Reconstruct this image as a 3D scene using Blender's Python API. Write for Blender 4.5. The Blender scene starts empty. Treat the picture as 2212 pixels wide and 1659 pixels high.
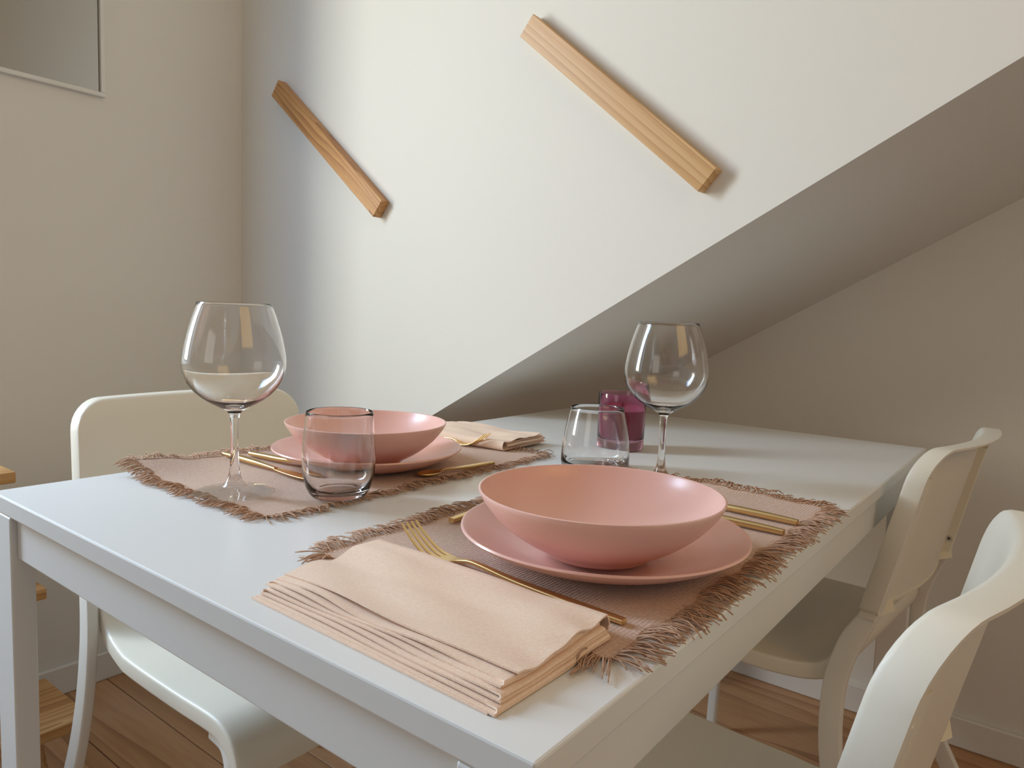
import bpy, bmesh, math, random
import numpy as np
from mathutils import Vector, Matrix
R = random.Random(7)
scene = bpy.context.scene
COL = scene.collection

# ------------------------------------------------------------------ camera
F_PX, YAW, PITCH, ROLL = 1553.19, 0.651786, -0.095625, 0.037873
CAM = Vector((0.93671, -0.27541, 0.95804))
fw = Vector((-math.sin(YAW)*math.cos(PITCH), math.cos(YAW)*math.cos(PITCH), math.sin(PITCH)))
rt = Vector((math.cos(YAW), math.sin(YAW), 0)); up = rt.cross(fw)
rt2 = math.cos(ROLL)*rt + math.sin(ROLL)*up; up2 = -math.sin(ROLL)*rt + math.cos(ROLL)*up
cd = bpy.data.cameras.new('camera'); cam = bpy.data.objects.new('camera', cd); COL.objects.link(cam)
cam.matrix_world = Matrix(((rt2.x, up2.x, -fw.x, CAM.x), (rt2.y, up2.y, -fw.y, CAM.y), (rt2.z, up2.z, -fw.z, CAM.z), (0, 0, 0, 1)))
cd.sensor_width = 36.0; cd.sensor_fit = 'HORIZONTAL'; cd.lens = F_PX/2212*36.0; cd.clip_start = 0.01
scene.camera = cam

# ------------------------------------------------------------------ light
scene.view_settings.view_transform = 'Standard'; scene.view_settings.look = 'None'
scene.view_settings.gamma = 1.0; scene.view_settings.use_curve_mapping = False
scene.view_settings.exposure = 0.0
w = bpy.data.worlds.new('world'); scene.world = w; w.use_nodes = True
w.node_tree.nodes['Background'].inputs[0].default_value = (0.55, 0.75, 1.0, 1)
w.node_tree.nodes['Background'].inputs[1].default_value = 0.6

def area(name, loc, rot, sx, sy, power, col):
    d = bpy.data.lights.new(name, 'AREA'); d.shape = 'RECTANGLE'; d.size = sx; d.size_y = sy
    d.energy = power; d.color = col
    o = bpy.data.objects.new(name, d); COL.objects.link(o); o.location = loc; o.rotation_euler = rot
    return o
WIN = dict(x=-1.26, y0=-0.70, y1=-0.26, z0=0.86, z1=2.36)
wy = (WIN['y0']+WIN['y1'])/2; ww = WIN['y1']-WIN['y0']; wz = (WIN['z0']+WIN['z1'])/2
def aim(az, el):      # light direction: azimuth from +X towards +Y, el above the horizon (degrees)
    d = Vector((math.cos(math.radians(az))*math.cos(math.radians(el)), math.sin(math.radians(az))*math.cos(math.radians(el)), math.sin(math.radians(el))))
    return d.to_track_quat('-Z', 'Y').to_euler()
sky = area('daylight_from_sky', (WIN['x']-0.13, wy, wz), aim(8, -42), ww, 1.45, 29, (0.31, 0.59, 1.0)); sky.data.spread = math.radians(150)
fac = area('daylight_from_sunlit_facade', (WIN['x']-0.13, wy, wz), aim(47, -7), ww, 1.45, 18, (1.0, 0.94, 0.73)); fac.data.spread = math.radians(120)
area('added_rear_fill', (0.3, -2.6, 1.5), aim(90, -4), 1.0, 1.2, 4.5, (1.0, 0.97, 0.92))  # added neutral fill from behind the camera; no window stands there
area('room_lamp_light', (2.0, 0.15, 1.95), aim(170, -25), 0.9, 0.9, 5, (1.0, 0.56, 0.14))

# ------------------------------------------------------------------ helpers
def link(o, parent=None):
    COL.objects.link(o)
    if parent is not None: o.parent = parent
    return o
def obj(name, verts, faces, mat, parent=None, smooth=None):
    me = bpy.data.meshes.new(name); me.from_pydata([tuple(map(float, v)) for v in verts], [], [tuple(map(int, f)) for f in faces])
    return finish(name, me, mat, parent, smooth)
def finish(name, me, mat, parent=None, smooth=None):
    bm = bmesh.new(); bm.from_mesh(me); bmesh.ops.recalc_face_normals(bm, faces=bm.faces); bm.to_mesh(me); bm.free()
    if mat is not None: me.materials.append(mat)
    if smooth is not None:
        for p in me.polygons: p.use_smooth = True
        if smooth < 3: me.set_sharp_from_angle(angle=smooth)
    return link(bpy.data.objects.new(name, me), parent)
def empty(name, loc=(0, 0, 0), rz=0.0):
    o = bpy.data.objects.new(name, None); link(o); o.location = loc; o.rotation_euler = (0, 0, rz); o.empty_display_size = .05
    return o
def tag(o, label, cat, group=None):
    o['label'] = label; o['category'] = cat
    if group: o['group'] = group
    return o
def struct(o): o['kind'] = 'structure'; return o
def rbox_mesh(name, x0, x1, y0, y1, z0, z1, bev=0.0, seg=2):
    bm = bmesh.new(); bmesh.ops.create_cube(bm, size=1)
    for v in bm.verts:
        v.co = Vector(((x0+x1)/2+v.co.x*(x1-x0), (y0+y1)/2+v.co.y*(y1-y0), (z0+z1)/2+v.co.z*(z1-z0)))
    if bev > 0: bmesh.ops.bevel(bm, geom=bm.edges[:], offset=bev, segments=seg, affect='EDGES', profile=0.5)
    me = bpy.data.meshes.new(name); bm.to_mesh(me); bm.free(); return me
def rbox(name, x0, x1, y0, y1, z0, z1, mat, parent=None, bev=0.0, seg=3):
    return finish(name, rbox_mesh(name, x0, x1, y0, y1, z0, z1, bev, seg), mat, parent, None)
def spline(pts, n):
    """Catmull-Rom resampling of an (k,d) list."""
    P = np.array(pts, float); P = np.vstack([2*P[0]-P[1], P, 2*P[-1]-P[-2]]); out = []
    k = len(P)-3
    for t in np.linspace(0, k-1e-9, n):
        i = int(t); u = t-i; a, b, c, d = P[i:i+4]
        out.append(0.5*((2*b)+(-a+c)*u+(2*a-5*b+4*c-d)*u*u+(-a+3*b-3*c+d)*u**3))
    return np.array(out)
def lathe(name, prof, mat, parent=None, n=72, close=False, loc=(0, 0, 0), smooth=0.7):
    vs, fs = [], []; idx = []
    for r, z in prof:
        if r < 1e-6: idx.append([len(vs)]*n); vs.append((loc[0], loc[1], loc[2]+z))
        else:
            idx.append(list(range(len(vs), len(vs)+n)))
            vs += [(loc[0]+r*math.cos(2*math.pi*k/n), loc[1]+r*math.sin(2*math.pi*k/n), loc[2]+z) for k in range(n)]
    m = len(prof); rng = range(m) if close else range(m-1)
    for i in rng:
        a, b = idx[i], idx[(i+1) % m]
        for k in range(n):
            q = []
            for v in (a[k], a[(k+1) % n], b[(k+1) % n], b[k]):
                if v not in q: q.append(v)
            if len(q) > 2: fs.append(q)
    o = obj(name, vs, fs, mat, parent, smooth)
    # open shells: make the first strip of the profile face away from the axis (or down, for a flat start)
    p = o.data.polygons[0]; c = p.center-Vector(loc); dr, dz = prof[1][0]-prof[0][0], prof[1][1]-prof[0][1]
    want = Vector((c.x, c.y, 0)).normalized() if abs(dz) > abs(dr) else Vector((0, 0, -1))
    if p.normal.dot(want) < 0: o.data.flip_normals()
    return o
def sheet(name, P, thick, mat, parent=None, smooth=0.9):
    """closed thin shell around a (n,m,3) grid of mid-surface points"""
    P = np.asarray(P, float); n, m, _ = P.shape
    N = np.cross(np.gradient(P, axis=0), np.gradient(P, axis=1)); N /= np.linalg.norm(N, axis=2, keepdims=True)+1e-12
    A = (P+N*thick/2).reshape(-1, 3); B = (P-N*thick/2).reshape(-1, 3); o = n*m; fs = []
    g = lambda i, j: i*m+j
    for i in range(n-1):
        for j in range(m-1):
            fs.append((g(i, j), g(i+1, j), g(i+1, j+1), g(i, j+1))); fs.append((o+g(i, j), o+g(i, j+1), o+g(i+1, j+1), o+g(i+1, j)))
    for i in range(n-1):
        for j in (0, m-1): fs.append((g(i, j), g(i+1, j), o+g(i+1, j), o+g(i, j)))
    for j in range(m-1):
        for i in (0, n-1): fs.append((g(i, j), g(i, j+1), o+g(i, j+1), o+g(i, j)))
    return obj(name, np.vstack([A, B]), fs, mat, parent, smooth)
def loft(name, secs, mat, parent=None, smooth=0.7):
    """closed loft through sections, each a list of points"""
    k = len(secs[0]); vs = [p for s in secs for p in s]; fs = []
    for i in range(len(secs)-1):
        for j in range(k): fs.append((i*k+j, i*k+(j+1) % k, (i+1)*k+(j+1) % k, (i+1)*k+j))
    fs.append(tuple(range(k))[::-1]); e = (len(secs)-1)*k; fs.append(tuple(range(e, e+k)))
    return obj(name, vs, fs, mat, parent, smooth)
def rr(w, t, r, n=3):
    """rounded rectangle outline, half sizes w,t"""
    r = min(r, w*.98, t*.98); out = []
    for cx, cy, a0 in ((w-r, t-r, 0), (-w+r, t-r, 90), (-w+r, -t+r, 180), (w-r, -t+r, 270)):
        for k in range(n+1):
            a = math.radians(a0+90*k/n); out.append((cx+r*math.cos(a), cy+r*math.sin(a)))
    return out
def rrx(w, t, r, n, e):
    """rounded rectangle with extra points close to the arcs on the long sides, so that flats shade flat"""
    p = rr(w, t, r, n); k = n+1; out = p[:k]+[(w-r-e, t), (-(w-r-e), t)]+p[k:2*k]+p[2*k:3*k]+[(-(w-r-e), -t), (w-r-e, -t)]+p[3*k:]
    return out
def sweep(name, path, w, t, mat, parent=None, side=(0, 1, 0), r=None, wfun=None, n=3):
    """flat-oval tube along path; w half size along `side`, t half size across"""
    P = np.array(path, float); T = np.gradient(P, axis=0); T /= np.linalg.norm(T, axis=1, keepdims=True)
    s = np.array(side, float); secs = []
    for i, (p, tt) in enumerate(zip(P, T)):
        b = s-tt*np.dot(s, tt); b /= np.linalg.norm(b); c = np.cross(tt, b)
        ww, tk = (w, t) if wfun is None else wfun(i/(len(P)-1))
        secs.append([p+b*x+c*y for x, y in rr(ww, tk, r or min(ww, tk)*.95, n)])
    return loft(name, secs, mat, parent)

# ------------------------------------------------------------------ materials
def mat(name, col, rough=.5, metal=0, spec=.5, **kw):
    m = bpy.data.materials.new(name); m.use_nodes = True; b = m.node_tree.nodes['Principled BSDF']
    b.inputs['Base Color'].default_value = (*col, 1); b.inputs['Roughness'].default_value = rough
    b.inputs['Metallic'].default_value = metal; b.inputs['Specular IOR Level'].default_value = spec
    for k, v in kw.items(): b.inputs[k].default_value = v
    return m
def nodes(m): return m.node_tree, m.node_tree.nodes, m.node_tree.links, m.node_tree.nodes['Principled BSDF']
def tex_coord(m, kind='Object', scale=(1, 1, 1), rand=False):
    nt, N, L, b = nodes(m); tc = N.new('ShaderNodeTexCoord'); mp = N.new('ShaderNodeMapping'); mp.inputs['Scale'].default_value = scale
    L.new(tc.outputs[kind], mp.inputs[0])
    if rand:
        oi = N.new('ShaderNodeObjectInfo'); mu = N.new('ShaderNodeMath'); mu.operation = 'MULTIPLY'; mu.inputs[1].default_value = 37.0
        L.new(oi.outputs['Random'], mu.inputs[0]); cx = N.new('ShaderNodeCombineXYZ')
        for i in range(3): L.new(mu.outputs[0], cx.inputs[i])
        L.new(cx.outputs[0], mp.inputs['Location'])
    return mp
def noise_bump(m, scale, strength, dist=.001, detail=3, coord='Object', sc=(1, 1, 1)):
    nt, N, L, b = nodes(m); mp = tex_coord(m, coord, sc); n = N.new('ShaderNodeTexNoise'); n.inputs['Scale'].default_value = scale; n.inputs['Detail'].default_value = detail
    L.new(mp.outputs[0], n.inputs[0]); bp = N.new('ShaderNodeBump'); bp.inputs['Strength'].default_value = strength; bp.inputs['Distance'].default_value = dist
    L.new(n.outputs[0], bp.inputs['Height']); L.new(bp.outputs[0], b.inputs['Normal']); return n
def wood(name, c0, c1, c2, rough=.45, across=26, along=1.4, dist=6.0, axis='Y'):
    """pine: growth rings cut lengthwise, long axis = local X"""
    m = mat(name, c1, rough); nt, N, L, b = nodes(m)
    mp = tex_coord(m, 'Object', (along, across, across), rand=True)
    ns = N.new('ShaderNodeTexNoise'); ns.inputs['Scale'].default_value = .55; ns.inputs['Detail'].default_value = 2; L.new(mp.outputs[0], ns.inputs[0])
    vm = N.new('ShaderNodeVectorMath'); vm.operation = 'SCALE'; vm.inputs['Scale'].default_value = dist; L.new(ns.outputs['Color'], vm.inputs[0])
    ad = N.new('ShaderNodeVectorMath'); ad.operation = 'ADD'; L.new(mp.outputs[0], ad.inputs[0]); L.new(vm.outputs[0], ad.inputs[1])
    wv = N.new('ShaderNodeTexWave'); wv.wave_type = 'BANDS'; wv.bands_direction = axis; wv.wave_profile = 'SAW'
    wv.inputs['Scale'].default_value = .42; wv.inputs['Distortion'].default_value = 1.2; wv.inputs['Detail'].default_value = 2; wv.inputs['Detail Scale'].default_value = .6
    L.new(ad.outputs[0], wv.inputs[0])
    cr = N.new('ShaderNodeValToRGB'); e = cr.color_ramp.elements; e[0].position = 0; e[0].color = (*c0, 1); e[1].position = 1; e[1].color = (*c2, 1)
    k = cr.color_ramp.elements.new(.62); k.color = (*c1, 1)
    L.new(wv.outputs['Fac'], cr.inputs[0])
    n2 = N.new('ShaderNodeTexNoise'); n2.inputs['Scale'].default_value = 9; n2.inputs['Detail'].default_value = 5; L.new(mp.outputs[0], n2.inputs[0])
    mx = N.new('ShaderNodeMixRGB'); mx.blend_type = 'SOFT_LIGHT'; mx.inputs[0].default_value = .35
    L.new(cr.outputs[0], mx.inputs[1]); L.new(n2.outputs[0], mx.inputs[2]); L.new(mx.outputs[0], b.inputs['Base Color'])
    bp = N.new('ShaderNodeBump'); bp.inputs['Strength'].default_value = .04; bp.inputs['Distance'].default_value = .0004; L.new(wv.outputs['Fac'], bp.inputs['Height']); L.new(bp.outputs[0], b.inputs['Normal'])
    return m
def cloth(name, col, col2, count, strength, sheen=.25, rough=.9):
    m = mat(name, col, rough, spec=.15); nt, N, L, b = nodes(m); mp = tex_coord(m, 'Object', (1, 1, 1))
    ws = []
    for d in ('X', 'Y'):
        wv = N.new('ShaderNodeTexWave'); wv.bands_direction = d; wv.inputs['Scale'].default_value = count; wv.inputs['Distortion'].default_value = 1.5; wv.inputs['Detail'].default_value = 2; wv.inputs['Detail Scale'].default_value = 3
        L.new(mp.outputs[0], wv.inputs[0]); ws.append(wv)
    mu = N.new('ShaderNodeMath'); mu.operation = 'ADD'; L.new(ws[0].outputs['Fac'], mu.inputs[0]); L.new(ws[1].outputs['Fac'], mu.inputs[1])
    ns = N.new('ShaderNodeTexNoise'); ns.inputs['Scale'].default_value = 260; ns.inputs['Detail'].default_value = 4; L.new(mp.outputs[0], ns.inputs[0])
    mu2 = N.new('ShaderNodeMath'); mu2.operation = 'MULTIPLY_ADD'; L.new(ns.outputs[0], mu2.inputs[0]); mu2.inputs[1].default_value = 1.3; L.new(mu.outputs[0], mu2.inputs[2])
    bp = N.new('ShaderNodeBump'); bp.inputs['Strength'].default_value = strength; bp.inputs['Distance'].default_value = .0006
    L.new(mu2.outputs[0], bp.inputs['Height']); L.new(bp.outputs[0], b.inputs['Normal'])
    n3 = N.new('ShaderNodeTexNoise'); n3.inputs['Scale'].default_value = 420; n3.inputs['Detail'].default_value = 3; L.new(mp.outputs[0], n3.inputs[0])
    cr = N.new('ShaderNodeValToRGB'); cr.color_ramp.elements[0].position = .35; cr.color_ramp.elements[1].position = .65
    cr.color_ramp.elements[0].color = (*col, 1); cr.color_ramp.elements[1].color = (*col2, 1); L.new(n3.outputs[0], cr.inputs[0]); L.new(cr.outputs[0], b.inputs['Base Color'])
    b.inputs['Sheen Weight'].default_value = sheen
    return m

M_wall = mat('wall_paint', (.82, .795, .735), .85, spec=.2); noise_bump(M_wall, 90, .10, .0015, 4)
M_ceil = mat('ceiling_paint', (.80, .78, .74), .9, spec=.2); noise_bump(M_ceil, 40, .15, .002, 3)
M_trim = mat('trim_paint', (.80, .78, .74), .45)
M_table = mat('table_foil', (.84, .84, .815), .32)
M_tmetal = mat('table_metal', (.84, .84, .815), .35)
M_plastic = mat('chair_plastic', (.85, .795, .67), .40); noise_bump(M_plastic, 900, .05, .0004, 2)
M_cmetal = mat('chair_metal', (.82, .79, .71), .38)
M_steel = mat('screw_steel', (.62, .62, .60), .35, 1)
M_dark = mat('screw_recess', (.02, .02, .02), .6)
M_ceramic = mat('pink_ceramic', (.89, .53, .45), .27, spec=.6); noise_bump(M_ceramic, 300, .03, .0004, 2)
M_gold = mat('brushed_gold', (.80, .58, .27), .33, 1); noise_bump(M_gold, 500, .05, .0003, 2, sc=(.2, 4, 4))
M_mat = cloth('mat_cloth', (.57, .375, .27), (.67, .465, .35), 95, .5)
M_fringe = mat('fringe_yarn', (.60, .38, .26), .9, spec=.1)
M_napkin = cloth('napkin_linen', (.92, .68, .52), (.95, .74, .58), 240, .2, .15)
M_bar = wood('pine_bar_pale', (.69, .44, .21), (.61, .35, .14), (.51, .27, .095), .4, 46, 1.1, 2.4, 'Z')
M_bar2 = wood('pine_bar_amber', (.60, .31, .11), (.53, .255, .08), (.36, .145, .04), .4, 50, 3.6, 3.4, 'Z')
M_stool = wood('pine_stool', (.62, .36, .15), (.56, .30, .11), (.40, .18, .055), .45, 26, 1.5, 5)
M_floor = wood('floor_wood', (.54, .30, .15), (.47, .25, .115), (.35, .175, .075), .38, 9, .8, 5)
M_mirror = mat('panel_glass', (.36, .34, .31), .06, 1)
M_wax = mat('plum_wax', (.60, .18, .29), .45, **{'Subsurface Weight': .35, 'Subsurface Radius': (.012, .004, .007)})
M_wick = mat('wick', (.06, .05, .05), .9)
M_gilt = mat('gilt_print', (.75, .50, .30), .45, .4)
def glass(name, col=(1, 1, 1), rough=0.0, ior=1.5):
    m = bpy.data.materials.new(name); m.use_nodes = True; b = m.node_tree.nodes['Principled BSDF']
    b.inputs['Base Color'].default_value = (*col, 1); b.inputs['Transmission Weight'].default_value = 1; b.inputs['Roughness'].default_value = rough; b.inputs['IOR'].default_value = ior
    return m
def thin_glass(name):
    """thin clear glass: light passes straight on, the skin reflects more at grazing angles"""
    m = bpy.data.materials.new(name); m.use_nodes = True; nt, N, L = m.node_tree, m.node_tree.nodes, m.node_tree.links; N.clear()
    out = N.new('ShaderNodeOutputMaterial'); tr = N.new('ShaderNodeBsdfTransparent'); gl = N.new('ShaderNodeBsdfGlossy'); gl.inputs['Roughness'].default_value = 0.0
    tr.inputs['Color'].default_value = (.97, .975, .975, 1)
    lw = N.new('ShaderNodeLayerWeight'); pw = N.new('ShaderNodeMath'); pw.operation = 'POWER'; pw.inputs[1].default_value = 4.0; L.new(lw.outputs['Facing'], pw.inputs[0])
    ma = N.new('ShaderNodeMath'); ma.operation = 'MULTIPLY_ADD'; ma.inputs[1].default_value = .75; ma.inputs[2].default_value = .05; L.new(pw.outputs[0], ma.inputs[0])
    mx = N.new('ShaderNodeMixShader'); L.new(ma.outputs[0], mx.inputs[0]); L.new(tr.outputs[0], mx.inputs[1]); L.new(gl.outputs[0], mx.inputs[2]); L.new(mx.outputs[0], out.inputs[0])
    return m
M_glass = glass('clear_glass', (1, 1, 1), 0.0, 1.47)
M_foot = thin_glass('clear_glass_foot')
M_plum = glass('plum_glass', (.68, .34, .48))

# ------------------------------------------------------------------ room shell
XL, YW, YB, XR, YF, ZC = -0.926, 0.885, 1.64, 2.3, -2.7, 2.5
def zs_f(x): return 0.8245 + 0.5695*x      # lower edge of the stair wall (front)
def zs_b(x): return 0.7675 + 0.5735*x      # soffit line on the recess wall
fl = struct(rbox('floor', XL-.05, XR, YF, YB, -.06, -.0215, M_floor))
# planks, each a part, long axis X
pw = .142; rows = int((YB-YF)/pw)+1; lens = (1.10, 1.45, 1.80)
pmesh = {l: rbox_mesh('plank', -l/2, l/2, -pw/2+.0009, pw/2-.0009, -.020, 0, .0012, 1) for l in lens}
for me in pmesh.values(): me.materials.append(M_floor)
for i in range(rows):
    y = YB-pw*(i+.5); x = XL-.05-R.random()*.9
    while x < XR+.3:
        l = R.choice(lens); o = bpy.data.objects.new('plank', pmesh[l]); link(o, fl); o.location = (x+l/2, y, 0); x += l+.001
def prism(name, poly, y0, y1, m):
    n = len(poly); vs = [(x, y0, z) for x, z in poly]+[(x, y1, z) for x, z in poly]
    fs = [tuple(range(n)), tuple(range(n, 2*n))[::-1]]+[(i, (i+1) % n, n+(i+1) % n, n+i) for i in range(n)]
    return obj(name, vs, fs, m)
# wall with the diagonal lower edge (side of the staircase)
struct(prism('wall_back', [(XL, zs_f(XL)), (XR, zs_f(XR)), (XR, ZC), (XL, ZC)], YW, YW+.05, M_wall))
# sloping soffit under the stairs
sv = []
for dz in (0, .10):
    for x in (XL-.02, XR): sv += [(x, YW+.0005, zs_f(x)+.0005+dz), (x, YB+.02, zs_b(x)+dz)]
struct(obj('ceiling_slope', sv, [(0, 1, 3, 2), (4, 6, 7, 5), (0, 2, 6, 4), (1, 5, 7, 3), (0, 4, 5, 1), (2, 3, 7, 6)], M_wall))
struct(rbox('wall_recess', XL-.1, XR, YB, YB+.1, 0, ZC, M_wall))
# left wall with a deep splayed window opening
yi0, yi1, zi0, zi1 = WIN['y0']-.10, 0.175, .80, 2.40
TL = .36
def wallL(y0, y1, z0, z1, nm): return struct(rbox(nm, XL-TL, XL, y0, y1, z0, z1, M_wall))
wallL(yi1+.0, YB, 0, ZC, 'wall_left'); wallL(YF, yi0, 0, ZC, 'wall_left'); wallL(yi0, yi1, 0, zi0, 'wall_left'); wallL(yi0, yi1, zi1, ZC, 'wall_left')
# splayed far reveal: fills the wedge between the glass edge and the inner corner
wv = [(XL-TL, WIN['y1'], zi0), (XL-TL, yi1, zi0), (XL-.0005, yi1, zi0), (XL-TL, WIN['y1'], zi1), (XL-TL, yi1, zi1), (XL-.0005, yi1, zi1)]
struct(obj('wall_reveal', wv, [(0, 1, 2), (3, 5, 4), (0, 2, 5, 3), (0, 3, 4, 1), (1, 4, 5, 2)], M_wall))
win = empty('window_1', (WIN['x'], wy, zi0)); struct(win)
fr = .035
for (a, b, c, d) in ((WIN['y0']-.1, WIN['y0'], zi0, zi1), (WIN['y1'], WIN['y1']+.03, zi0, zi1), (WIN['y0'], WIN['y1'], zi0, WIN['z0']), (WIN['y0'], WIN['y1'], WIN['z1'], zi1)):
    o = rbox('window_frame', -.02, .02, a-wy, b-wy, c-zi0, d-zi0, M_trim, win, .004)
struct(rbox('wall_right', XR, XR+.1, YF, YB, 0, ZC, M_wall)); struct(rbox('wall_front', XL-TL, XR+.1, YF-.1, YF, 0, ZC, M_wall))
struct(rbox('ceiling', XL-TL, XR+.1, YF-.1, YB, ZC, ZC+.1, M_ceil))
struct(rbox('baseboard_left', XL, XL+.012, yi1-.4, YB, .0, .07, M_trim, None, .003))
struct(rbox('baseboard_back', XL+.013, XR, YB-.012, YB, .0, .07, M_trim, None, .003))

# ------------------------------------------------------------------ dining table (1.25 x 0.75 x 0.74)
TW, TLn, TH = .75, 1.25, .74
tb = tag(empty('dining_table', (0, 0, 0)), 'white rectangular dining table set for two', 'table')
rbox('tabletop', 0, TW, 0, TLn, TH-.02, TH, M_table, tb, .0018, 2)
for x in (0.002, TW-.052):
    for y in (0.0005, TLn-.0245): rbox('leg', x, x+.05, y, y+.024, 0, TH-.0205, M_tmetal, tb, .002)
for y in (.0068, TLn-.0238): rbox('apron', .0530, TW-.0530, y, y+.017, TH-.067, TH-.0205, M_tmetal, tb, .002)
for x in (.0068, TW-.0238): rbox('apron', x, x+.017, .0250, TLn-.0250, TH-.067, TH-.0205, M_tmetal, tb, .002)

# ------------------------------------------------------------------ chairs
ZT = .797
def hw(z): return .203+.070*(ZT-z)
def make_chair(loc, rz, label, group):
    """local frame: +x = the way the sitter faces, y = sideways, x=0 at the front top corner of the backrest"""
    ch = tag(empty('dining_chair', loc, rz), label, 'chair', group)
    zb = .555
    def bk(v, z, d): return (.215*(ZT-z)-.034*(1-(v/hw(z))**2)-d, v, z)
    # backrest tray: front skin, turned-back flange, hollow rear
    def outline(ins):
        w0, rt_, rb = .203-ins, max(.048-ins, .004), max(.008-ins*.5, .002); zt, z0 = ZT-ins, zb+ins; pts = []
        for cx, cz, a0, r in ((w0-rt_, zt-rt_, 0, rt_), (-w0+rt_, zt-rt_, 90, rt_), (-w0+rb, z0+rb, 180, rb), (w0-rb, z0+rb, 270, rb)):
            for k in range(9):
                a = math.radians(a0+90*k/8); pts.append((cx+r*math.cos(a), cz+r*math.sin(a)))
            if a0 in (0, 180):      # subdivide the long horizontal runs so that they follow the bow
                s = 1 if a0 == 0 else -1
                zc = zt if a0 == 0 else z0; x0 = (w0-rt_) if a0 == 0 else (w0-rb)
                for k in range(1, 12): pts.append((s*(x0-2*x0*k/12), zc))
        return [(v*hw(z)/.203, z) for v, z in pts]
    FD = .028
    def fd(v, z): return FD if abs(v) > .80*hw(z) else FD*max(.22, min(1, (z-zb)/.05))
    rings = []
    for ins, d in ((.0, FD), (.0, .006), (.0015, .002), (.005, .0)): rings.append([bk(v, z, min(d, fd(v, z))) for v, z in outline(ins)])
    base = outline(.005); cz = (ZT+zb)/2
    for f in (.8, .55, .3): rings.append([bk(v*f, cz+(z-cz)*f, 0) for v, z in base])
    inner = []
    for ins, d in ((.0032, FD), (.0032, .0045)): inner.append([bk(v, z, min(d, fd(v, z))) for v, z in outline(ins)])
    base = outline(.0032)
    for f in (.8, .55, .3): inner.append([bk(v*f, cz+(z-cz)*f, .0035) for v, z in base])
    vs, fs = [], []; k = len(rings[0])
    allr = rings[::-1]+inner
    for r_ in allr: vs += r_
    for i in range(len(allr)-1):
        for j in range(k): fs.append((i*k+j, i*k+(j+1) % k, (i+1)*k+(j+1) % k, (i+1)*k+j))
    c0 = len(vs); vs += [bk(0, cz, 0), bk(0, cz, .0035)]; e = (len(allr)-1)*k
    for j in range(k): fs.append((c0, (j+1) % k, j)); fs.append((c0+1, e+j, e+(j+1) % k))
    bo = obj('backrest', vs, fs, M_plastic, ch, .8)
    # leg pockets inside the tray with a screw each
    for s in (-1, 1):
        secs = []
        for z in (zb-.008, .60, .65, .70, .735, .757):
            vi, vo = hw(z)-.022, hw(z)-.0034-(0 if z < .74 else .006)
            dd = FD-.003
            secs.append([bk(s*vi, z, .004), bk(s*vo, z, .004), bk(s*vo, z, dd), bk(s*(vi+.002), z, dd), bk(s*vi, z, dd-.002)])
        pk = loft('leg_pocket', secs, M_plastic, bo, .5)
        p = Vector(bk(s*(hw(.583)-.0220), .583, FD*.56)); nrm = Vector((0, -s, .02)).normalized(); q = nrm.to_track_quat('Z', 'Y').to_matrix()
        def disc(nm, r0, r1, d, m, par, n=20, star=False):
            pts = [(r0*(1 if not star or kk % 2 == 0 else .5)*math.cos(2*math.pi*kk/n), r0*(1 if not star or kk % 2 == 0 else .5)*math.sin(2*math.pi*kk/n)) for kk in range(n)]
            v = [p+q@Vector((a, b, -.002)) for a, b in pts]+[p+q@Vector((a*r1/r0, b*r1/r0, d)) for a, b in pts]
            f = [(kk, (kk+1) % n, n+(kk+1) % n, n+kk) for kk in range(n)]+[tuple(range(n))[::-1], tuple(range(n, 2*n))]
            return obj(nm, v, f, m, par, .5)
        sc = disc('screw', .0062, .0052, .0012, M_steel, bo); disc('screw_recess', .0032, .0032, .0016, M_dark, bo, 12, True)
    # seat with raised rear lip and rolled front
    prof = spline([(.080, .486), (.088, .468), (.108, .4535), (.15, .4455), (.24, .443), (.33, .4435), (.40, .4455), (.435, .442), (.462, .427), (.476, .403), (.480, .378)], 34)
    T = np.gradient(prof, axis=0); T /= np.linalg.norm(T, axis=1, keepdims=True); secs = []
    for i, ((u, z), (tu, tz)) in enumerate(zip(prof, T)):
        fr_ = i/33; th = .013 if fr_ > .12 else .006+.007*fr_/.12
        if fr_ > .80: th = .013-.006*(fr_-.8)/.2
        hs_ = .205+.014*min(1, max(0, (u-.08)/.10))
        nx, nz = tz, -tu         # pointing down / back
        secs.append([(u+nx*(th-y), x, z+nz*(th-y)) for x, y in rrx(hs_, th, min(.0045, th*.9), 4, .004)])
    so = loft('seat', secs, M_plastic, ch, .6)
    for s in (-1, 1):
        for u in (.17, .40): rbox('glide', u-.012, u+.012, s*.185-.006, s*.185+.006, .4095, .4195, M_plastic, so, .003)
    # steel legs
    for s in (-1, 1):
        def lp(z): v = s*(hw(z)-.0135); return (bk(v, z, .0145)[0], v, z)
        path = spline([lp(.74), lp(.68), lp(.62), lp(.56), (.058, s*.215, .50), (.0715, s*.221, .43), (.066, s*.227, .33), (.036, s*.232, .22), (-.026, s*.235, .10), (-.082, s*.238, .002)], 44)
        sweep('rear_leg', path, .0078, .0115, M_cmetal, ch, (0, 1, 0), .0028, lambda f: (.0078, .0105 if f < .30 else .0155 if f > .42 else .0105+.005*(f-.30)/.12))
        path = spline([(.40, s*.205, .414), (.432, s*.206, .408), (.448, s*.208, .382), (.456, s*.210, .33), (.464, s*.216, .17), (.472, s*.224, .002)], 34)
        sweep('front_leg', path, .0075, .0115, M_cmetal, ch, (0, 1, 0), .006)
    return ch
GC = 'white chairs around the dining table'
make_chair((-.283, .403, 0), 0, 'white plastic chair on the far left side of the table, bluish light on its seat', GC)
make_chair((.806, 1.035, 0), math.pi-.096, 'white plastic chair at the far right of the table, beside the stairs recess', GC)
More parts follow.
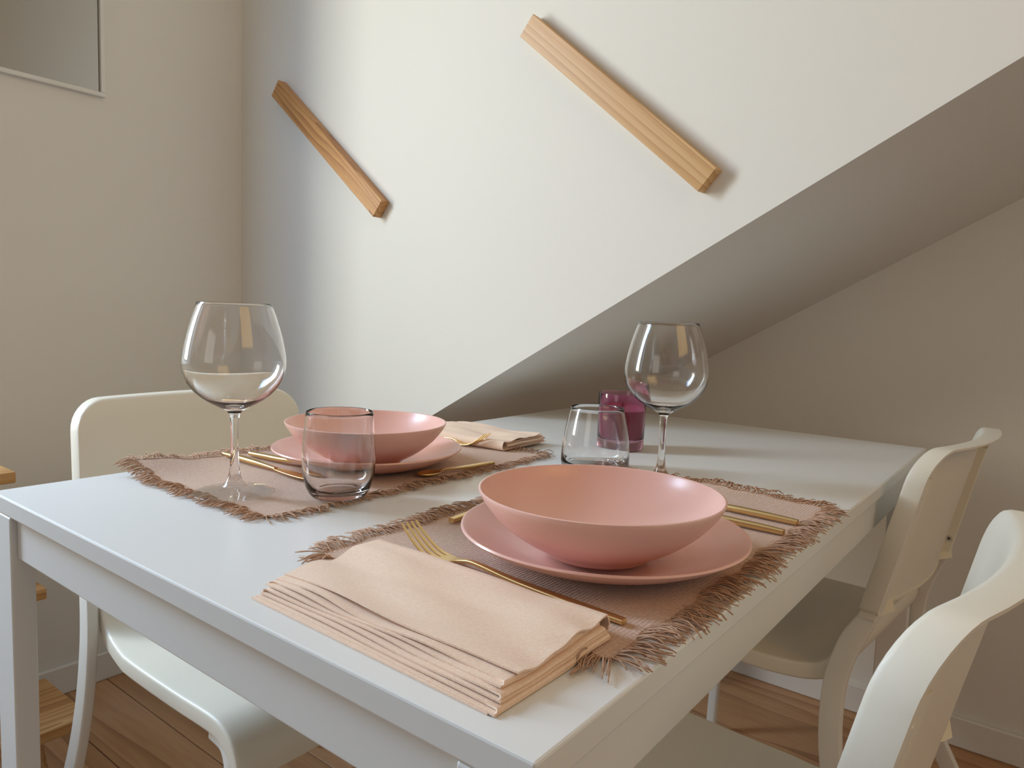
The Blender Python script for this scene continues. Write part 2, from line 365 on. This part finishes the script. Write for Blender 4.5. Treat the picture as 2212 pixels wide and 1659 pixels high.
make_chair((.884, .365, 0), math.pi-.06, 'cream lit white chair nearest the camera at the lower right corner', GC)

# ------------------------------------------------------------------ placemats
def placemat(x0, x1, y0, y1, zfun, label, seed, overhang=None, flen=.028):
    rnd = random.Random(seed); n, m = 46, 66
    cx, cy = (x0+x1)/2, (y0+y1)/2
    root = tag(empty('placemat', (cx, cy, TH)), label, 'placemat', 'fringed placemats')
    P = np.zeros((n, m, 3)); ph = [rnd.random()*6 for _ in range(8)]
    def edge(t, a, i): return .0025*math.sin(9*t+ph[i])+.0015*math.sin(23*t+ph[i+1])
    def pt(u, v):
        x = x0+(x1-x0)*u+edge(v*3, 0, 0)*(1-u)+edge(v*3, 0, 2)*u; y = y0+(y1-y0)*v+edge(u*3, 0, 4)*(1-v)+edge(u*3, 0, 6)*v
        return x, y
    def surf(x, y): return TH+.0012+zfun(x, y)
    for i in range(n):
        for j in range(m):
            x, y = pt(i/(n-1), j/(m-1)); P[i, j] = (x-cx, y-cy, surf(x, y)-TH)
    sheet('woven_cloth', P, .0018, M_mat, root)
    vs, fs = [], []
    def strand(x, y, dx, dy, L):
        k = 6; lean = rnd.gauss(0, .13); hx, hy = dx*math.cos(lean)-dy*math.sin(lean), dx*math.sin(lean)+dy*math.cos(lean)
        if rnd.random() < .05: hx, hy = hx*.8-hy*.6, hy*.8+hx*.6
        rise = max(0, rnd.gauss(.0018, .0016)); curl = rnd.gauss(0, .16); rad = rnd.uniform(.00052, .00085); pts = []
        px, py, zz = x-dx*.004, y-dy*.004, surf(x, y)+.0003; loose = rnd.uniform(.15, .6); st = L/k
        for t in range(k+1):
            f = t/k; pts.append(np.array((px-cx, py-cy, zz-TH)))
            over = px > TW+.0005
            px += hx*st*((1-loose*.6) if over else 1); py += hy*st
            c, s_ = math.cos(curl/k*2), math.sin(curl/k*2); hx, hy = hx*c-hy*s_, hx*s_+hy*c
            if over: zz -= st*loose
            else: zz = TH+.0010+max(0, zfun(px, py))*(1-.35*f)+rise*math.sin(math.pi*min(1, f*1.05))+rad
        b0 = len(vs); P_ = np.array(pts); T_ = np.gradient(P_, axis=0); T_ /= np.linalg.norm(T_, axis=1, keepdims=True)
        for q in range(k+1):
            b = np.array((-T_[q][1], T_[q][0], 0.0)); b /= np.linalg.norm(b)+1e-9; c = np.cross(T_[q], b); r = rad*(1 if q < k else .75)
            for e in range(4):
                an = math.pi/2*e+q*.7; vs.append(tuple(P_[q]+b*r*math.cos(an)+c*r*math.sin(an)))
        for q in range(k):
            for e in range(4): fs.append((b0+q*4+e, b0+q*4+(e+1) % 4, b0+q*4+4+(e+1) % 4, b0+q*4+4+e))
        fs.append((b0+k*4, b0+k*4+1, b0+k*4+2, b0+k*4+3))
    for (nn, f) in ((int((y1-y0)/.00125), 0), (int((x1-x0)/.00125), 1)):
        for side in (0, 1):
            clump = 0
            for q in range(nn):
                t = (q+rnd.random())/nn
                if rnd.random() < .05: clump = rnd.gauss(0, .32)
                u, v = (side, t) if f == 0 else (t, side); x, y = pt(u, v); d = (side*2-1)
                dx, dy = (d, clump*.6) if f == 0 else (clump*.6, d)
                l_ = math.hypot(dx, dy); strand(x, y, dx/l_, dy/l_, flen*rnd.uniform(.65, 1.1))
    fo = obj('fringe', vs, fs, M_fringe, root, 4); fo['kind'] = 'stuff'
    return root
def z_near(x, y):
    flat = 1.0 if y < .58 else 1.0
    r = math.hypot(x-.60, y-.60); return .0012*(1+math.sin(22*x+3)*math.sin(17*y))*.6 + .006*math.exp(-((x-.60)/.05)**2-((y-.635)/.03)**2)
def z_far(x, y):
    c = .017*math.exp(-(max(0, x-.0)/.055)**2-(max(0, y-.155)/.075)**2) if x > -.05 else 0
    e = .008*math.exp(-(max(0, x)/.03)**2-((y-.31)/.10)**2)
    w = .0012*(1+math.sin(25*x)*math.sin(19*y+1))*.6+.0006*math.exp(-((x-.19)/.16)**2-((y-.15)/.012)**2)
    return c+e+w
placemat(.436, .725, .118, .624, z_near, 'brown fringed cloth placemat nearest the camera, under the front bowl', 3, None, .034)
placemat(.020, .304, .150, .634, z_far, 'brown fringed cloth placemat at the back, under the wine glass and tumbler', 5)

# ------------------------------------------------------------------ plates and bowls
def plate(x, y, label):
    r = .129; outer = spline([(.0, .0), (.05, .0), (.072, .0), (.078, .002), (.098, .008), (.117, .0165), (.1265, .0222), (.1295, .0247)], 22)
    inn = spline([(.1288, .0263), (.1265, .0258), (.116, .0205), (.097, .0118), (.075, .0062), (.04, .0052), (.0, .005)], 22)
    return tag(lathe('plate', [tuple(p) for p in outer]+[tuple(p) for p in inn], M_ceramic, loc=(0, 0, 0), n=96), label, 'plate', 'pink dinner plates')
def bowl(x, y, label):
    outer = spline([(.0, .0015), (.03, .0015), (.0425, .0), (.0465, .0012), (.052, .0055), (.070, .0155), (.088, .0295), (.1005, .044), (.1062, .0535)], 26)
    inn = spline([(.1063, .0552), (.1045, .0556), (.1025, .0528), (.0965, .0438), (.084, .0305), (.066, .0185), (.045, .0098), (.02, .0066), (.0, .006)], 26)
    return tag(lathe('bowl', [tuple(p) for p in outer]+[tuple(p) for p in inn], M_ceramic, n=96), label, 'bowl', 'pink deep bowls')
PZ = TH+.0042
for (px, py, bx, by, lp, lb) in ((.618, .287, .628, .262, 'matte pink dinner plate nearest the camera, under the larger looking bowl', 'matte pink deep bowl nearest the camera on the front plate'),
                                 (.180, .392, .203, .368, 'matte pink dinner plate at the back, behind the clear tumbler', 'matte pink deep bowl at the back, behind the clear tumbler')):
    o = plate(0, 0, lp); o.location = (px, py, PZ); o = bowl(0, 0, lb); o.location = (bx, by, PZ+.0098)

# ------------------------------------------------------------------ glassware
def wine_glass(x, y, z, label):
    root = tag(empty('wine_glass', (x, y, z)), label, 'wine glass', 'wine glasses')
    H = .2145
    bo = [(.0050, .0925), (.0062, .0965), (.0100, .1003), (.0180, .1047), (.0290, .1105), (.0400, .1185), (.0490, .1290), (.0540, .1410), (.0553, .1510), (.0543, .1620), (.0510, .1780), (.0455, .1970), (.0392, H-.0006)]
    dn = lambda q: [(r, .0862+(z-.0925)*(H-.0862)/(H-.0925)) for r, z in q]
    out = spline(dn(bo), 48)
    inn = spline(dn([(.0384, H-.0006), (.0446, .1970), (.0500, .1780), (.0532, .1620), (.0541, .1510), (.0527, .1415), (.0475, .1303), (.0385, .1205), (.0275, .1130), (.0160, .1082), (.0070, .1063), (0, .1060)]), 44)
    lathe('bowl', [tuple(p) for p in out]+[(.0388, H-.0001)]+[tuple(p) for p in inn], M_glass, root, 96, smooth=4)
    st = spline([(.0140, .0090), (.0088, .0150), (.0058, .0250), (.0045, .0420), (.0042, .0580), (.0044, .0760), (.0050, .0862)], 26)
    lathe('stem', [tuple(p) for p in st], M_glass, root, 48, smooth=4)
    ft = spline([(.0, .0006), (.02, .0005), (.038, .0), (.0432, .0004), (.0440, .0012), (.0432, .0021), (.0350, .0036), (.0230, .0058), (.0140, .0090)], 30)
    lathe('foot', [tuple(p) for p in ft], M_foot, root, 96, smooth=4)
    return root
wine_glass(.2055, .172, TH+.0056, 'large clear wine glass at left, standing on the far placemat')
wine_glass(.5205, .607, TH+.0018, 'large clear wine glass at right, behind the near pink bowl')
def tumbler(x, y, z, label, low=False):
    if not low:
        out = [(0, .0012), (.018, .0008), (.026, .0), (.0315, .0030), (.0365, .0120), (.0400, .0280), (.0410, .0430), (.0403, .0600), (.0388, .0800), (.0372, .0972)]
        inn = [(.0363, .0974), (.0379, .0800), (.0394, .0600), (.0400, .0430), (.0388, .0290), (.0350, .0160), (.0295, .0095), (.02, .0076), (0, .0072)]; rim = (.0368, .0979)
    else:
        out = [(0, .0012), (.030, .0008), (.042, .0), (.0462, .0014), (.0484, .0060), (.0489, .0140), (.0483, .0280), (.0462, .0480), (.0422, .0690), (.0378, .0885)]
        inn = [(.0369, .0887), (.0413, .0690), (.0452, .0480), (.0473, .0290), (.0474, .0180), (.0455, .0110), (.0400, .0078), (.02, .0070), (0, .0068)]; rim = (.0374, .0892)
    o = tag(lathe('tumbler', [tuple(p) for p in spline(out, 36)]+[rim]+[tuple(p) for p in spline(inn, 34)], M_glass, n=96, smooth=4), label, 'tumbler', 'clear tumblers'); o.location = (x, y, z); return o
tumbler(.294, .248, TH+.0048, 'clear stemless tumbler on the far placemat, in front of the far bowl')
tumbler(.415, .612, TH+.0022, 'clear stemless tumbler behind the near bowl, in front of the purple candle', True)

# ------------------------------------------------------------------ candle
cn = tag(empty('candle', (.355, .795, TH+.0005)), 'purple glass jar candle with pink wax at the back of the table', 'candle')
co = [(0, 0), (.034, 0), (.0372, .0015), (.0388, .005), (.0392, .02), (.0398, .06), (.0402, .0925), (.0399, .0938), (.0388, .0938), (.0384, .0925), (.0380, .06), (.0374, .024), (.0362, .0195), (.032, .0178), (0, .0172)]
lathe('glass_jar', co, M_plum, cn, 80, smooth=.6)
lathe('wax', [(0, .0176), (.0318, .0182), (.0358, .0198), (.0370, .0243), (.0376, .06), (.0377, .0665), (.0365, .0655), (.02, .0650), (0, .0650)], M_wax, cn, 64)
sweep('wick', [(0, 0, .064), (.0004, 0, .069), (.0012, .0005, .0735)], .0008, .0008, M_wick, cn, (0, 1, 0))
# two tiny rows of gilt print on the jar, too small to read
to_cam = math.atan2(CAM.y-.795, CAM.x-.355); a0 = to_cam-math.radians(40)
gv, gf = [], []
def gstroke(pts, wd):
    for (u0, z0), (u1, z1) in zip(pts, pts[1:]):
        L_ = math.hypot(u1-u0, z1-z0); nx, nz = -(z1-z0)/L_*wd/2, (u1-u0)/L_*wd/2; b = len(gv)
        for u, z in ((u0+nx, z0+nz), (u1+nx, z1+nz), (u1-nx, z1-nz), (u0-nx, z0-nz)):
            a = a0+u/.0401; gv.append((.0403*math.cos(a), .0403*math.sin(a), z))
        gf.append((b, b+1, b+2, b+3))
for row, z in ((0, .0625), (1, .0535)):
    for c_ in range(3):
        u = (c_-1)*.0042
        gstroke([(u+.0014*math.cos(t*math.pi/5), z+.0030*math.sin(t*math.pi/5)) for t in range(11 if (c_+row) % 2 == 0 else 8)], .0006)
obj('gilt_print', gv, gf, M_gilt, cn)

# ------------------------------------------------------------------ napkins: one sheet folded to and fro in six layers
def napkin(loc, rz, lx, ly, layers, pitch, steps, zfun, label, seed, lift=lambda y: 0.0):
    rnd = random.Random(seed); prof = []       # (s, z, layer)
    for k in range(layers):
        z = (layers-1-k)*pitch; fwd = k % 2 == 0
        ins = rnd.uniform(-.003, .003)
        xs = np.linspace(0, 1, 26) if fwd else np.linspace(1, 0, 26)
        x0, x1 = ins, lx-(layers-1-k)*.0016+rnd.uniform(-.001, .002)
        for x in xs: prof.append((x0+(x1-x0)*x, z, k))
        if k < layers-1:
            xe = x1 if fwd else x0; s = 1 if fwd else -1
            for a in (45, 90, 135): prof.append((xe+s*pitch*.62*math.sin(math.radians(a)), z-pitch/2+pitch/2*math.cos(math.radians(a)), k+a/180))
    m = 22; P = np.zeros((len(prof), m, 3)); ph = [rnd.random()*6 for _ in range(6)]
    for i, (x, z, k) in enumerate(prof):
        top = 1-k/(layers-1)
        y0 = steps*top+.0016*math.sin(34*x+k*1.3+ph[0])*top+.002*math.sin(14*x+ph[1]); y1 = ly-.004*top+.002*math.sin(20*x+ph[2])
        for j in range(m):
            v = j/(m-1); y = y0+(y1-y0)*v; t = max(0, 1-abs(v-.5)*2)
            wz = top*(.0005*math.sin(40*x+10*v+ph[3])+.0006*math.sin(17*x-14*v+ph[4])*t)+zfun(x/lx, v)*(.25+.75*top)+lift(y)
            wz += top*.0013*math.sin(60*x+k+ph[5])*max(0, 1-v*6)
            P[i, j] = (x, y, .0014+z+wz)
    # outer layer wrapped round the rear fold, from the top over to the underside
    Ht = (layers-1)*pitch; cv = [(v, 1.0) for v in np.linspace(0, 1, 20)]+[(1, a) for a in (.8, .5, .2)]+[(v, 0.0) for v in np.linspace(1, 0, 12)]
    nx = 34; Q = np.zeros((nx, len(cv), 3)); hh = Ht+pitch*1.4
    for i in range(nx):
        u = i/(nx-1); x = -.001+(lx-.004)*u
        for j, (v, h) in enumerate(cv):
            side = .0035*math.sin(math.pi*h) if 0 < h < 1 else 0
            y0 = steps*h+.006*h+.0022*math.sin(30*x+ph[0])*h+.003*h*math.sin(11*x+ph[1]) - (.002 if h < .5 else 0)
            y = y0+(ly+.002-y0)*v+side; t = max(0, 1-abs(v-.5)*2)
            wz = h*(.0011*math.sin(40*x+10*v+ph[3])+.0015*math.sin(17*x-14*v+ph[4])*t)+zfun(u, v)*(.25+.75*h)+lift(y)
            wz += h*(.0016*math.sin(26*x+ph[5])*max(0, 1-v*5)+.0012*max(0, 1-(1-u)*14)*math.sin(20*v+ph[2]))
            Q[i, j] = (x, y, .0008+(hh+.0006)*h+wz-(h > .5)*.0006*abs(math.sin(9*v)))
    o = sheet('napkin', P, .0013, M_napkin, None, 1.2); o2 = sheet('napkin_cover', Q, .0013, M_napkin, None, 1.2)
    bm = bmesh.new(); bm.from_mesh(o.data); bm.from_mesh(o2.data); bm.to_mesh(o.data); bm.free()
    me2 = o2.data; bpy.data.objects.remove(o2); bpy.data.meshes.remove(me2)
    for p_ in o.data.polygons: p_.use_smooth = True
    o.location = loc; o.rotation_euler = (0, 0, rz)
    return tag(o, label, 'napkin', 'folded peach napkins')
def zn1(u, v):   # swells over the placemat edge and the fork
    return .0010*max(0, v-.35)+.0025*math.exp(-((u-.22)/.16)**2)*max(0, v-.5)*2+.0022*math.exp(-((u-.9)/.1)**2)*v
napkin((.474, .024, TH), math.radians(-1.2), .236, .120, 6, .0019, .017, zn1, 'folded peach linen napkin in layers on the near edge of the table', 4, lambda y: .0030*min(1, max(0, (y-.074)/.02)))
def zn2(u, v): return .004*math.exp(-((u-.85)/.3)**2)*(.6+.4*v)-.002*math.exp(-((u-.35)/.15)**2)
napkin((.246, .728, TH+.0045), math.radians(182), .190, .118, 5, .0024, .006, zn2, 'folded peach napkin at the back, beside the far pink bowl', 9)

# ------------------------------------------------------------------ cutlery, long axis local X, handle end at x=0
def section(x, y, z, w, t, n=3): return [(x, y+a, z+b) for a, b in rr(w, t, min(w, t)*.7, n)]
def handle(root, st): return loft('handle', [section(x, 0, z, w, t) for x, z, w, t in spline(st, 30)], M_gold, root)
def fork(loc, rz, label, L=.226, ry=0.0):
    f = tag(empty('fork', loc, rz), label, 'fork', 'gold forks'); f.rotation_euler = (0, ry, rz)
    handle(f, [(0, .0022, .0038, .0018), (.05, .0026, .0042, .0019), (.10, .0040, .0036, .0018), (.135, .0068, .0027, .0016), (.150, .0072, .0024, .0015), (.162, .0052, .0034, .0011), (.170, .0034, .0066, .0009)])
    hd = loft('head', [section(x, 0, z, w, t) for x, z, w, t in spline([(.168, .0036, .0060, .0009), (.174, .0026, .0092, .0008), (.180, .0022, .0106, .0008), (.184, .0022, .0108, .0008)], 10)], M_gold, f)
    for k in range(4):
        y = (k-1.5)*.0060
        st = spline([(.182, y, .0022, .0021), (.194, y, .0042, .0019), (.206, y*.98, .0098, .0017), (.216, y*.95, .0165, .0015), (.2255, y*.92, .0245, .0011)], 12)
        loft('tine', [section(a, b, c, d, .0008) for a, b, c, d in st], M_gold, hd)
    return f
def knife(loc, rz, label):
    f = tag(empty('knife', loc, rz), label, 'knife', 'gold table knives')
    handle(f, [(0, .0034, .0040, .0028), (.03, .0038, .0048, .0031), (.07, .0038, .0050, .0031), (.105, .0030, .0034, .0022), (.125, .0026, .0030, .0014)])
    st = spline([(.122, 0, .0030), (.135, -.0008, .0052), (.165, -.0012, .0078), (.19, -.0008, .0082), (.206, .0008, .0066), (.214, .0024, .0030)], 18)
    loft('blade', [section(a, b, .0024, w_, .0007) for a, b, w_ in st], M_gold, f)
    return f
def spoon(loc, rz, label, L=.205, name='spoon', grp='gold table spoons', ry=0.0):
    f = tag(empty(name, loc, rz), label, 'spoon', grp); f.rotation_euler = (0, ry, rz); s = L/.205
    hs = [(0, .0033, .0040, .0027), (.03, .0037, .0047, .0030), (.07, .0040, .0047, .0029), (.115, .0066, .0030, .0018), (.138, .0086, .0023, .0016), (.150, .0066, .0026, .0013), (.157, .0046, .0040, .0010)]
    handle(f, [(a*s, b*s, c*(.6+.4*s), d*(.6+.4*s)) for a, b, c, d in hs])
    n, m = 14, 28; P = np.zeros((n, m+1, 3)); cx = .180*s; A, B = .0265*s, .0175*s
    for i in range(n):
        r = max(i/(n-1), 1e-3)
        for j in range(m+1):
            a = 2*math.pi*j/m; egg = 1+.10*math.cos(a)
            P[i, j] = (cx+A*r*math.cos(a), B*r*math.sin(a)*(1-.12*math.cos(a)), (.0012+.0062*r**2.2)*s)
    sheet('spoon_bowl', P, .0011, M_gold, f, 1.0)
    return f
ZC_ = TH+.0040
fork((.708, .165, ZC_), math.radians(177.5), 'gold fork beside the near plate, partly under the near napkin')
knife((.726, .517, ZC_), math.radians(176), 'gold knife on the near placemat, handle showing past the near bowl')
spoon((.726, .469, ZC_), math.radians(178), 'gold spoon on the near placemat, handle tip showing behind the near plate')
spoon((.455, .262, ZC_), math.radians(91), 'small gold dessert spoon at the left of the near plate, only its handle end showing', .155, 'dessert_spoon', 'gold dessert spoons')
knife((.016, .272, ZC_+.002), math.radians(-1), 'gold knife on the far placemat, behind the left wine glass stem')
spoon((.037, .300, ZC_+.002), math.radians(5), 'gold spoon on the far placemat, passing behind the left tumbler')
fork((-.002, .603, ZC_), math.radians(-1), 'gold fork on the far placemat, tines beside the far napkin')
spoon((.303, .518, ZC_), math.radians(-95), 'small gold dessert spoon lying on the far placemat, right of the far plate', .138, 'dessert_spoon', 'gold dessert spoons')

# ------------------------------------------------------------------ wooden bars on the wall
def wall_bar(ax, az, bx, bz, wid, m, label):
    L_ = math.hypot(bx-ax, bz-az); ang = math.atan2(bz-az, bx-ax); me = rbox_mesh('wall_bar', 0, L_, -.0, .024, -wid, 0, .0012, 1)
    o = finish('wall_bar', me, m, None, .6); o.location = (ax, YW-.0245, az); o.rotation_euler = (0, -ang, 0)
    return tag(o, label, 'wood bar', 'diagonal wooden bars on the wall')
wall_bar(-.722, 1.536, -.322, 1.206, .046, M_bar2, 'slim amber pine bar mounted diagonally on the wall, the left one')
wall_bar(.086, 1.526, .468, 1.206, .046, M_bar, 'broad pale pine bar mounted diagonally on the wall, the right one')

# ------------------------------------------------------------------ framed panel on the left wall
pn = tag(empty('framed_panel', (XL, .26, 1.434)), 'smooth dark grey panel in a thin white frame on the left wall', 'framed panel')
y0, y1, z0, z1 = .0, .262, 0, .70
for a, b, c, d in ((y0, y1, 0, .010), (y0, y1, z1-.010, z1), (y0, y0+.010, .010, z1-.010), (y1-.010, y1, .010, z1-.010)): rbox('frame_side', .0005, .014, a, b, c, d, M_trim, pn, .0015)
rbox('panel', .0005, .006, y0+.010, y1-.010, .010, z1-.010, M_mirror, pn)

# ------------------------------------------------------------------ wooden step stool by the left wall
stl = tag(empty('step_stool', (-.66, .03, 0)), 'pine step stool standing against the left wall behind the table leg', 'step stool')
for (xf, ye, h, dep) in ((.065, .185, .632, .20), (.135, .207, .420, .17), (.262, .226, .212, .20)):
    me = rbox_mesh('tread', -ye, ye, -dep/2, dep/2, -.022, 0, .003, 2)
    o = finish('tread', me, M_stool, stl, .6); o.location = (xf-dep/2, 0, h); o.rotation_euler = (0, 0, math.pi/2)
for s in (-1, 1):
    for (xa, xb, zt) in ((-.225, -.12, .60), (.24, .03, .60)):
        path = [(xa, s*.168, 0), (xa+(xb-xa)*.5, s*.152, zt/2), (xb, s*.135, zt)]
        lg = sweep('stool_leg', path, .011, .019, M_stool, stl, (0, 1, 0), .003)
    for (z, xa, xb) in ((.375, -.17, .10), (.165, -.20, .20)):
        sweep('side_rail', [(xa, s*(.166-z*.055), z), (xb, s*(.166-z*.055), z)], .009, .016, M_stool, stl, (0, 1, 0), .003)
